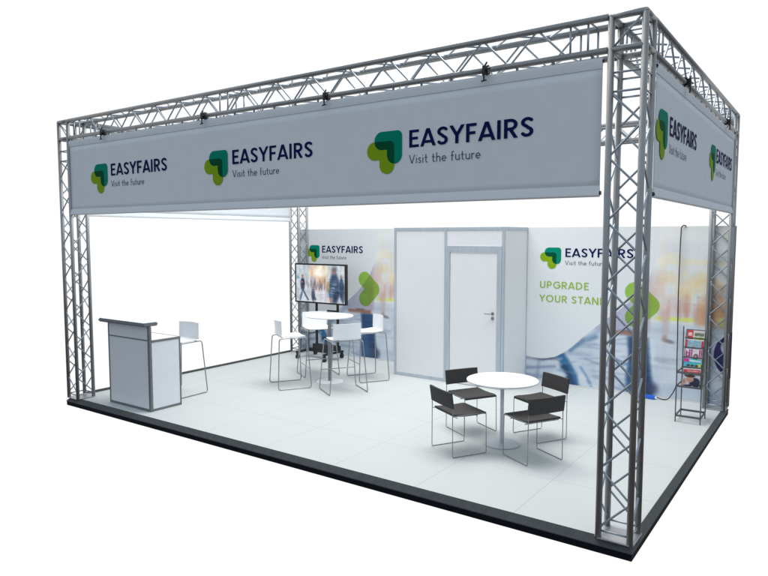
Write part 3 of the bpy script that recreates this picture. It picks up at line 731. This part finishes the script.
# ================================================================== BAR STOOLS
def shell(bm, W_, d0, z0, back_h, thick=.009):
    """seat + backrest in one bent sheet. local: faces +Y, back at -Y"""
    prof = []
    for k in range(7): prof.append((d0/2-(d0-.05)*k/6, z0-.012*math.sin(PI*k/6)+ (.0 if k else -.008)))
    for k in range(1, 7):
        a = PI/2*k/6; prof.append((-d0/2+.05-.05*math.sin(a)-.0, z0+.05-.05*math.cos(a)))
    for k in range(1, 7): prof.append((-d0/2-.035*k/6, z0+.05+(back_h-.05)*k/6))
    n = 12; front = []
    for q, (y, z) in enumerate(prof):
        t = max(0, (q-9)/9.); row = []
        wid = W_*(1.0-.08*(q == 0)) 
        for i in range(n+1):
            u = (i/n-.5)*2
            bend = .045*t*(u*u)                 # back curves round the sitter
            lift = .010*(1-min(1, q/12))*0
            row.append(Vector((u*wid/2, y+bend, z+.008*u*u*(q < 8))))
        front.append(row)
    A = [[bm.verts.new(v) for v in r] for r in front]
    # thickness by normals
    Bk = []
    for q, r in enumerate(front):
        q0, q1 = max(0, q-1), min(len(front)-1, q+1)
        row = []
        for i, v in enumerate(r):
            tv = front[q1][i]-front[q0][i]; i0, i1 = max(0, i-1), min(n, i+1); sv = front[q][i1]-front[q][i0]
            nn = tv.cross(sv).normalized(); row.append(bm.verts.new(v+nn*thick))
        Bk.append(row)
    Q = len(A)
    for q in range(Q-1):
        for i in range(n):
            bm.faces.new((A[q][i], A[q][i+1], A[q+1][i+1], A[q+1][i])); bm.faces.new((Bk[q][i], Bk[q+1][i], Bk[q+1][i+1], Bk[q][i+1]))
    for q in range(Q-1):
        bm.faces.new((A[q][0], A[q+1][0], Bk[q+1][0], Bk[q][0])); bm.faces.new((A[q][n], Bk[q][n], Bk[q+1][n], A[q+1][n]))
    for i in range(n):
        bm.faces.new((A[0][i], Bk[0][i], Bk[0][i+1], A[0][i+1])); bm.faces.new((A[-1][i], A[-1][i+1], Bk[-1][i+1], Bk[-1][i]))
    return bm
def make_stool(label):
    t = thing('bar_stool', label, 'bar stool', group='white bar stools with bent steel legs')
    bm = shell(B(), .44, .40, .800, .255)
    # split into seat and back at the bend
    me_back = bm.copy()
    bmesh.ops.delete(bm, geom=[f for f in bm.faces if f.calc_center_median().z > .838], context='FACES')
    bmesh.ops.delete(me_back, geom=[f for f in me_back.faces if f.calc_center_median().z <= .838], context='FACES')
    obj('seat', bm, M['white'], t, smooth=True); obj('backrest', me_back, M['white'], t, smooth=True)
    for s in (-1, 1):
        pts = [(s*.235, -.225, .787), (s*.235, .215, .787), (s*.30, .262, .0085), (s*.30, -.262, .0085)]
        obj('leg_frame', rod_path(B(), pts, .0082, .045, closed=True, n=10), M['steel'], t, smooth=True)
    z = .30; k = (.787-z)/.787; y = .215+(.262-.215)*k; x = .235+(.30-.235)*k
    obj('footrest', cyl(B(), (-x, y, z), (x, y, z), .0075, 10), M['steel'], t, smooth=True)
    for y in (-.16, .12):
        obj('cross_bar', cyl(B(), (-.235, y, .787), (.235, y, .787), .006, 8), M['steel'], t, smooth=True)
    return t
TB = Vector((2.48, 3.035, 0))
stool_labels = ['white bar stool at the high table, leftmost, its back to the left', 'white bar stool at the high table, nearest the viewer, its back facing us',
                'white bar stool at the high table, nearest the storage room', 'white bar stool behind the high table, in front of the television stand']
st0 = None
for k, lb in enumerate(stool_labels):
    fa = math.radians(58+90*k)               # facing direction (towards the table)
    rr = .66
    c = TB-Vector((math.cos(fa), math.sin(fa), 0))*rr
    if st0 is None: s_ = st0 = make_stool(lb)
    else: s_ = copy_tree(st0); s_['label'] = lb
    s_.location = c; s_.rotation_euler = (0, 0, fa-PI/2)
s_ = copy_tree(st0); s_['label'] = 'white bar stool standing behind the reception counter'; s_.location = (1.135, 1.145, 0); s_.rotation_euler = (0, 0, PI+.03)

# high table
ht = thing('high_table', 'round white high table on a dark pole, among four bar stools', 'table', TB)
obj('tabletop', lathe(B(), [(.370, 1.062), (.382, 1.066), (.386, 1.074), (.384, 1.084), (.376, 1.087)], 64), M['top'], ht, smooth=True)
obj('pole', cyl(B(), (0, 0, .020), (0, 0, 1.058), .030, 24), M['pole'], ht, smooth=True)
obj('collar', lathe(B(), [(.09, 1.052), (.09, 1.061)], 32), M['pole'], ht, smooth=True)
obj('base', lathe(B(), [(.215, .001), (.218, .004), (.214, .010), (.10, .016), (.036, .0195)], 48), M['top'], ht, smooth=True)

# ================================================================== CAFE TABLE AND CHAIRS
TC = Vector((6.125, 1.715, 0))
lt = thing('cafe_table', 'round white low table on a light pole, among four black chairs', 'table', TC)
obj('tabletop', lathe(B(), [(.385, .722), (.398, .727), (.402, .735), (.400, .744), (.392, .747)], 64), M['top'], lt, smooth=True)
obj('pole', cyl(B(), (0, 0, .022), (0, 0, .718), .0215, 24), M['lpole'], lt, smooth=True)
obj('collar', lathe(B(), [(.08, .712), (.08, .7215)], 32), M['lpole'], lt, smooth=True)
obj('base', lathe(B(), [(.198, .001), (.202, .004), (.200, .014), (.12, .019), (.034, .0215)], 48), M['lpole'], lt, smooth=True)
def make_chair(label):
    t = thing('cafe_chair', label, 'chair', group='black chairs on thin wire frames')
    n = 12
    bm = B(); A = []; Bk = []
    for j in range(n+1):
        v = j/n; y = -.185+.40*v; z = .452-.010*math.sin(PI*v)-(.012*max(0, (v-.85)/.15)**2)
        rowa = []; rowb = []
        for i in range(n+1):
            u = (i/n-.5)*2; dip = .012*(1-u*u)*math.sin(PI*min(1, v*1.1))
            rowa.append(bm.verts.new((u*.214, y, z-dip+.012))); rowb.append(bm.verts.new((u*.214, y, z-dip-.010)))
        A.append(rowa); Bk.append(rowb)
    for j in range(n):
        for i in range(n):
            bm.faces.new((A[j][i], A[j][i+1], A[j+1][i+1], A[j+1][i])); bm.faces.new((Bk[j][i], Bk[j+1][i], Bk[j+1][i+1], Bk[j][i+1]))
    for i in range(n):
        bm.faces.new((A[0][i], Bk[0][i], Bk[0][i+1], A[0][i+1])); bm.faces.new((A[n][i], A[n][i+1], Bk[n][i+1], Bk[n][i]))
        bm.faces.new((A[i][0], A[i+1][0], Bk[i+1][0], Bk[i][0])); bm.faces.new((A[i][n], Bk[i][n], Bk[i+1][n], A[i+1][n]))
    o = obj('seat', bm, M['black'], t, smooth=True)
    bm = B(); K = 12; sec = []
    F_ = []; G_ = []
    for i in range(K+1):
        u = (i/K-.5)*2; yb = -.207-.012*(1-u*u)
        F_.append([(u*.228, yb+.010, .535), (u*.228, yb-.014, .705)]); G_.append([(u*.228, yb-.014, .535), (u*.228, yb-.038, .705)])
    fv = [[bm.verts.new(c) for c in r] for r in F_]; gv = [[bm.verts.new(c) for c in r] for r in G_]
    for i in range(K):
        bm.faces.new((fv[i][0], fv[i+1][0], fv[i+1][1], fv[i][1])); bm.faces.new((gv[i][0], gv[i][1], gv[i+1][1], gv[i+1][0]))
        bm.faces.new((fv[i][1], fv[i+1][1], gv[i+1][1], gv[i][1])); bm.faces.new((fv[i][0], gv[i][0], gv[i+1][0], fv[i+1][0]))
    bm.faces.new((fv[0][0], fv[0][1], gv[0][1], gv[0][0])); bm.faces.new((fv[K][0], gv[K][0], gv[K][1], fv[K][1]))
    obj('backrest', bm, M['black'], t, smooth=False, bevel=.006)
    for s in (-1, 1):
        pts = [(s*.221, -.213, .57), (s*.225, -.212, .006), (s*.225, .212, .006), (s*.221, .208, .449), (s*.219, .150, .449)]
        obj('leg_frame', rod_path(B(), pts, .0048, .022, n=8), M['chrome'], t, smooth=True)
        obj('seat_rail', cyl(B(), (s*.219, -.205, .445), (s*.219, .150, .449), .0050, 8), M['chrome'], t, smooth=True)
    obj('cross_bar', cyl(B(), (-.219, .10, .424), (.219, .10, .424), .0045, 8), M['chrome'], t, smooth=True)
    obj('cross_bar', cyl(B(), (-.219, -.15, .424), (.219, -.15, .424), .0045, 8), M['chrome'], t, smooth=True)
    return t
ch_labels = ['black wire-legged chair, left of the low table and nearest the front edge', 'black wire-legged chair, nearest the near right tower, its back facing us',
             'black wire-legged chair behind the low table, on the printed wall side', 'black wire-legged chair behind the low table, on the storage door side']
ch0 = None
centers = [(5.82, 1.262), (6.585, 1.492), (6.362, 2.245), (5.575, 2.02)]
for k, lb in enumerate(ch_labels):
    fa = math.radians(60+90*k)
    if ch0 is None: c = ch0 = make_chair(lb)
    else: c = copy_tree(ch0); c['label'] = lb
    c.location = (*centers[k], 0); c.rotation_euler = (0, 0, fa-PI/2)

# ================================================================== TELEVISION ON TROLLEY
tvx0, tvx1, tvy, tz0, tz1 = .46, 1.73, 4.40, 1.075, 1.835
tv = thing('television', 'flat television showing a blurred crowd, in front of the rear left tower', 'television', (tvx0, tvy, tz0))
wv, hv = tvx1-tvx0, tz1-tz0
obj('housing', bx(0, wv, .008, .062, 0, hv), M['blackp'], tv, bevel=.006)
bm = B(); bz = .028
box(bm, 0, wv, -.004, .0075, 0, bz); box(bm, 0, wv, -.004, .0075, hv-bz, hv); box(bm, 0, bz, -.004, .0075, bz+.0002, hv-bz-.0002); box(bm, wv-bz, wv, -.004, .0075, bz+.0002, hv-bz-.0002)
obj('bezel', bm, M['blackp'], tv)
nx, nz, sart = screen_art()
grid_print('screen', wv-2*bz, hv-2*bz, nx, nz, sart, M['screen'], tv, (bz, .003, bz))
ts = thing('television_trolley', 'black wheeled trolley stand holding up the television', 'trolley', (1.0, 4.49, 0))
for x in (-.07, .455): obj('pole', bx(x-.02, x+.02, -.015, .02, .20, 1.25), M['blackp'], ts, bevel=.004)
obj('mount_plate', bx(-.08, .47, -.027, -.0155, 1.12, 1.6), M['blackp'], ts)
obj('cross_bar', bx(.20, .434, -.012, .016, .925, .955), M['blackp'], ts, bevel=.003)
obj('base_box', bx(-.14, .49, -.05, .05, .185, .285), M['blackp'], ts, bevel=.008)
for x in (-.335, .34):
    obj('foot', bx(x-.03, x+.03, -.29, .29, .115, .150), M['blackp'], ts, bevel=.008)
    for y in (-.26, .26):
        f = obj('caster', cyl(B(), (x-.022, y, .042), (x+.022, y, .042), .041, 20), M['rubber'], ts, smooth=True)
        obj('fork', bx(x-.030, x+.030, y-.012, y+.012, .085, .114), M['blackp'], f)
obj('base_bar', bx(-.3045, .3095, -.04, .04, .12, .184), M['blackp'], ts, bevel=.006)

# ================================================================== MAGAZINE RACK
RX, RY = 7.545, 3.825
rk = thing('magazine_rack', 'dark metal magazine rack near the rear right tower', 'magazine rack', (RX, RY, 0))
RW, RD = .29, .345
def rb(name, a, b, r=.0075): return obj(name, cyl(B(), a, b, r, 10), M['rack'], rk, smooth=True)
for x in (0, RW):
    rb('leg', (x, 0, 0), (x, 0, .70)); rb('leg', (x, RD, 0), (x, RD, 1.185))
    obj('rail', bx(x-.008, x+.008, .0085, RD-.0085, .072, .092), M['rack'], rk)
    for z in (.640, .462): obj('rail', bx(x-.006, x+.006, .0085, RD-.0085, z-.008, z+.008), M['rack'], rk)
for y, zz in ((0, .082), (RD, .082), (0, .640), (0, .462)):
    obj('rail', bx(.0085, RW-.0085, y-.008, y+.008, zz-.012, zz+.012), M['rack'], rk)
# slanted pockets
MX0, MW = .045, .205
zt = [1.150, 1.040, .920, .800, .680, .600]; hh = [.20, .20, .20, .20, .20, .155]
ys = [.125+.337*(zt[k]-hh[k]-.425)-.014-.006*k for k in range(6)]
bm = bx(.030, RW-.008, -.004, .004, 0, .765); bmesh.ops.rotate(bm, cent=(0, 0, 0), matrix=Matrix.Rotation(-.325, 3, 'X'), verts=bm.verts)
obj('back_plate', bm, M['rack'], rk, (0, .125, .425))
obj('shelf', bx(.034, RW-.030, ys[5]-.010, ys[5]+.030, zt[5]-hh[5]-.008, zt[5]-hh[5]-.001), M['rack'], rk)
for k in range(1, 6):
    zz = zt[k]+.006; yy = .125+.337*(zz-.425)-.024-.006*(k-1)
    obj('pocket_bar', bx(.022, RW-.010, yy-.003, yy+.003, zz-.007, zz+.007), M['rack'], rk)
def cover(k):
    nx, nz = 62, 62
    X, Z = np.meshgrid(np.linspace(0, 1, nx+1), np.linspace(0, 1, nz+1))
    if k == 0:
        p = Paint(X, Z, (226, 228, 224)); p.rect(0, .34, .3, 1, (214, 34, 42), 1, .01); p.rect(.05, .28, .62, .86, (244, 220, 216), .9, .02); p.rect(.42, .98, .62, .86, (110, 130, 96), .7, .05)
        p.rect(.44, .98, .38, .56, (196, 204, 30), 1, .015); p.rect(.44, .98, .90, 1, (232, 200, 200), .8, .02); p.rect(.4, 1, 0, .35, (120, 150, 170), 1, .02)
        for q in range(5): p.rect(.46+q*.1, .51+q*.1, .66, .82, (40, 50, 44), .8, .012)
    elif k == 1:
        p = Paint(X, Z, (148, 186, 206)); p.rect(-.1, .09, 0, .97, (218, 30, 44), 1, .01); p.rect(.9, 1.1, 0, .97, (218, 30, 44), 1, .01); p.ell(.5, .4, .14, .10, (120, 96, 84), .9, .3); p.ell(.45, .56, .05, .06, (196, 150, 120), .9, .3); p.rect(0, 1, .95, 1.1, (238, 238, 238), 1, .01)
    elif k == 2:
        p = Paint(X, Z, (228, 216, 222)); p.ell(.62, .45, .14, .22, (70, 44, 44), .95, .2); p.ell(.62, .5, .07, .10, (220, 176, 156), .95, .2); p.ell(.63, .2, .22, .16, (60, 60, 70), .9, .2)
        for a in ([(.08, .85), (.08, .5)], [(.26, .95), (.26, .5)], [(.38, .95), (.38, .5)], [(.84, .95), (.84, .5)], [(.95, .95), (.95, .5)]): p.line(a, .035, (160, 50, 110), 1, .012)
        p.line(arc(.16, .62, .08, .12, 0, 360), .03, (160, 50, 110), 1, .012)
    elif k == 3:
        p = Paint(X, Z, (70, 188, 206)); p.rect(.0, .26, .78, 1, (226, 34, 150), 1, .015); p.ell(.88, .6, .10, .12, (226, 216, 60), 1, .15)
        for x in (.27, .50, .74): p.ell(x, .45, .08, .12, (224, 180, 160), 1, .15); p.ell(x, .57, .09, .07, (60, 40, 36), .95, .2); p.ell(x, .18, .12, .18, (40, 52, 84), .95, .15)
        p.rect(.3, .95, .82, .93, (236, 246, 246), .9, .03)
    elif k == 4:
        p = Paint(X, Z, (226, 220, 222)); p.rect(.02, .98, .66, .92, (204, 30, 46), .95, .03); p.rect(.2, .95, .80, .84, (240, 220, 220), .8, .01); p.ell(.45, .45, .28, .16, (50, 50, 66), .95, .2)
        for q in range(5): p.rect(.30+q*.12, .34+q*.12, .68, .90, (240, 214, 214), .6, .02)
    else:
        p = Paint(X, Z, (206, 212, 220)); p.ell(.72, .4, .30, .42, (22, 26, 60), 1, .12); p.ell(.42, .66, .22, .26, (206, 152, 136), 1, .15); p.ell(.4, .95, .3, .14, (70, 50, 50), 1, .15); p.ell(.12, .35, .10, .34, (206, 156, 140), 1, .15); p.ell(.35, .1, .34, .12, (26, 32, 66), 1, .12, 15); p.ell(.6, .05, .10, .08, (222, 226, 232), 1, .2)
    return nx, nz, p.a
mlab = ['magazine with a red corner block and green letters, topmost in the rack', 'pale blue magazine with red side bars, second from the top in the rack', 'magazine with tall purple letters on its cover, in the rack',
        'turquoise magazine with three faces and a pink block, in the rack', 'magazine with a red headline, partly behind the rack\'s upper front bar', 'magazine with a figure in dark clothes, lowest in the rack']
for k in range(6):
    t = thing('magazine', mlab[k], 'magazine', (RX+MX0, RY+ys[k], zt[k]-hh[k]), 0, 'magazines in the rack'); t.location.x += (.004, -.006, .003, -.004, .006, 0)[k]
    nx, nz, a = cover(k); a = blur(a, 1, 1)*.88+((vnoise(*np.meshgrid(np.linspace(0, 1, nx+1), np.linspace(0, 1, nz+1)), 9, 12, 50+k)-.5)*34)[..., None]
    cv_ = grid_print('cover', MW, hh[k], nx, nz, a, M['cover'], t, (0, -.003, 0)); pg = obj('pages', bx(0, MW, -.0022, .0045, 0, hh[k]-.001), M['paper'], t)
    t.rotation_euler = (-.325, (.0, .03, -.02, .015, -.03, .02)[k], 0)

# ================================================================== CABLE AND POWER STRIP
cb = obj('power_cable', rod_path(B(), [(7.378, 4.982, 2.484), (7.375, 4.982, 2.506), (7.346, 4.980, 2.512), (7.322, 4.965, 2.480), (7.318, 4.955, 2.2), (7.316, 4.95, 1.5), (7.326, 4.95, .9), (7.335, 4.94, .22), (7.300, 4.93, .12), (7.235, 4.90, .012), (7.16, 4.88, .010), (7.085, 4.885, .030)], .0072, .05, n=8), M['rubber'], None, smooth=True)
tag(cb, 'thin dark cable running up the printed wall and hooked over its top', 'cable')
ps = thing('power_strip', 'blue power strip lying on the floor against the printed wall', 'power strip', (6.93, 4.865, 0), -.10)
bm = bx(-.20, .14, -.03, .03, .003, .052); obj('housing', bm, M['blue'], ps, bevel=.008)
for x in (-.14, -.06, .02): obj('socket', cyl(B(), (x, 0, .0515), (x, 0, .0545), .019, 20), M['blue'], ps, smooth=True)
obj('plug', cyl(B(), (.1405, 0, .028), (.165, 0, .028), .012, 12), M['white'], ps, smooth=True)
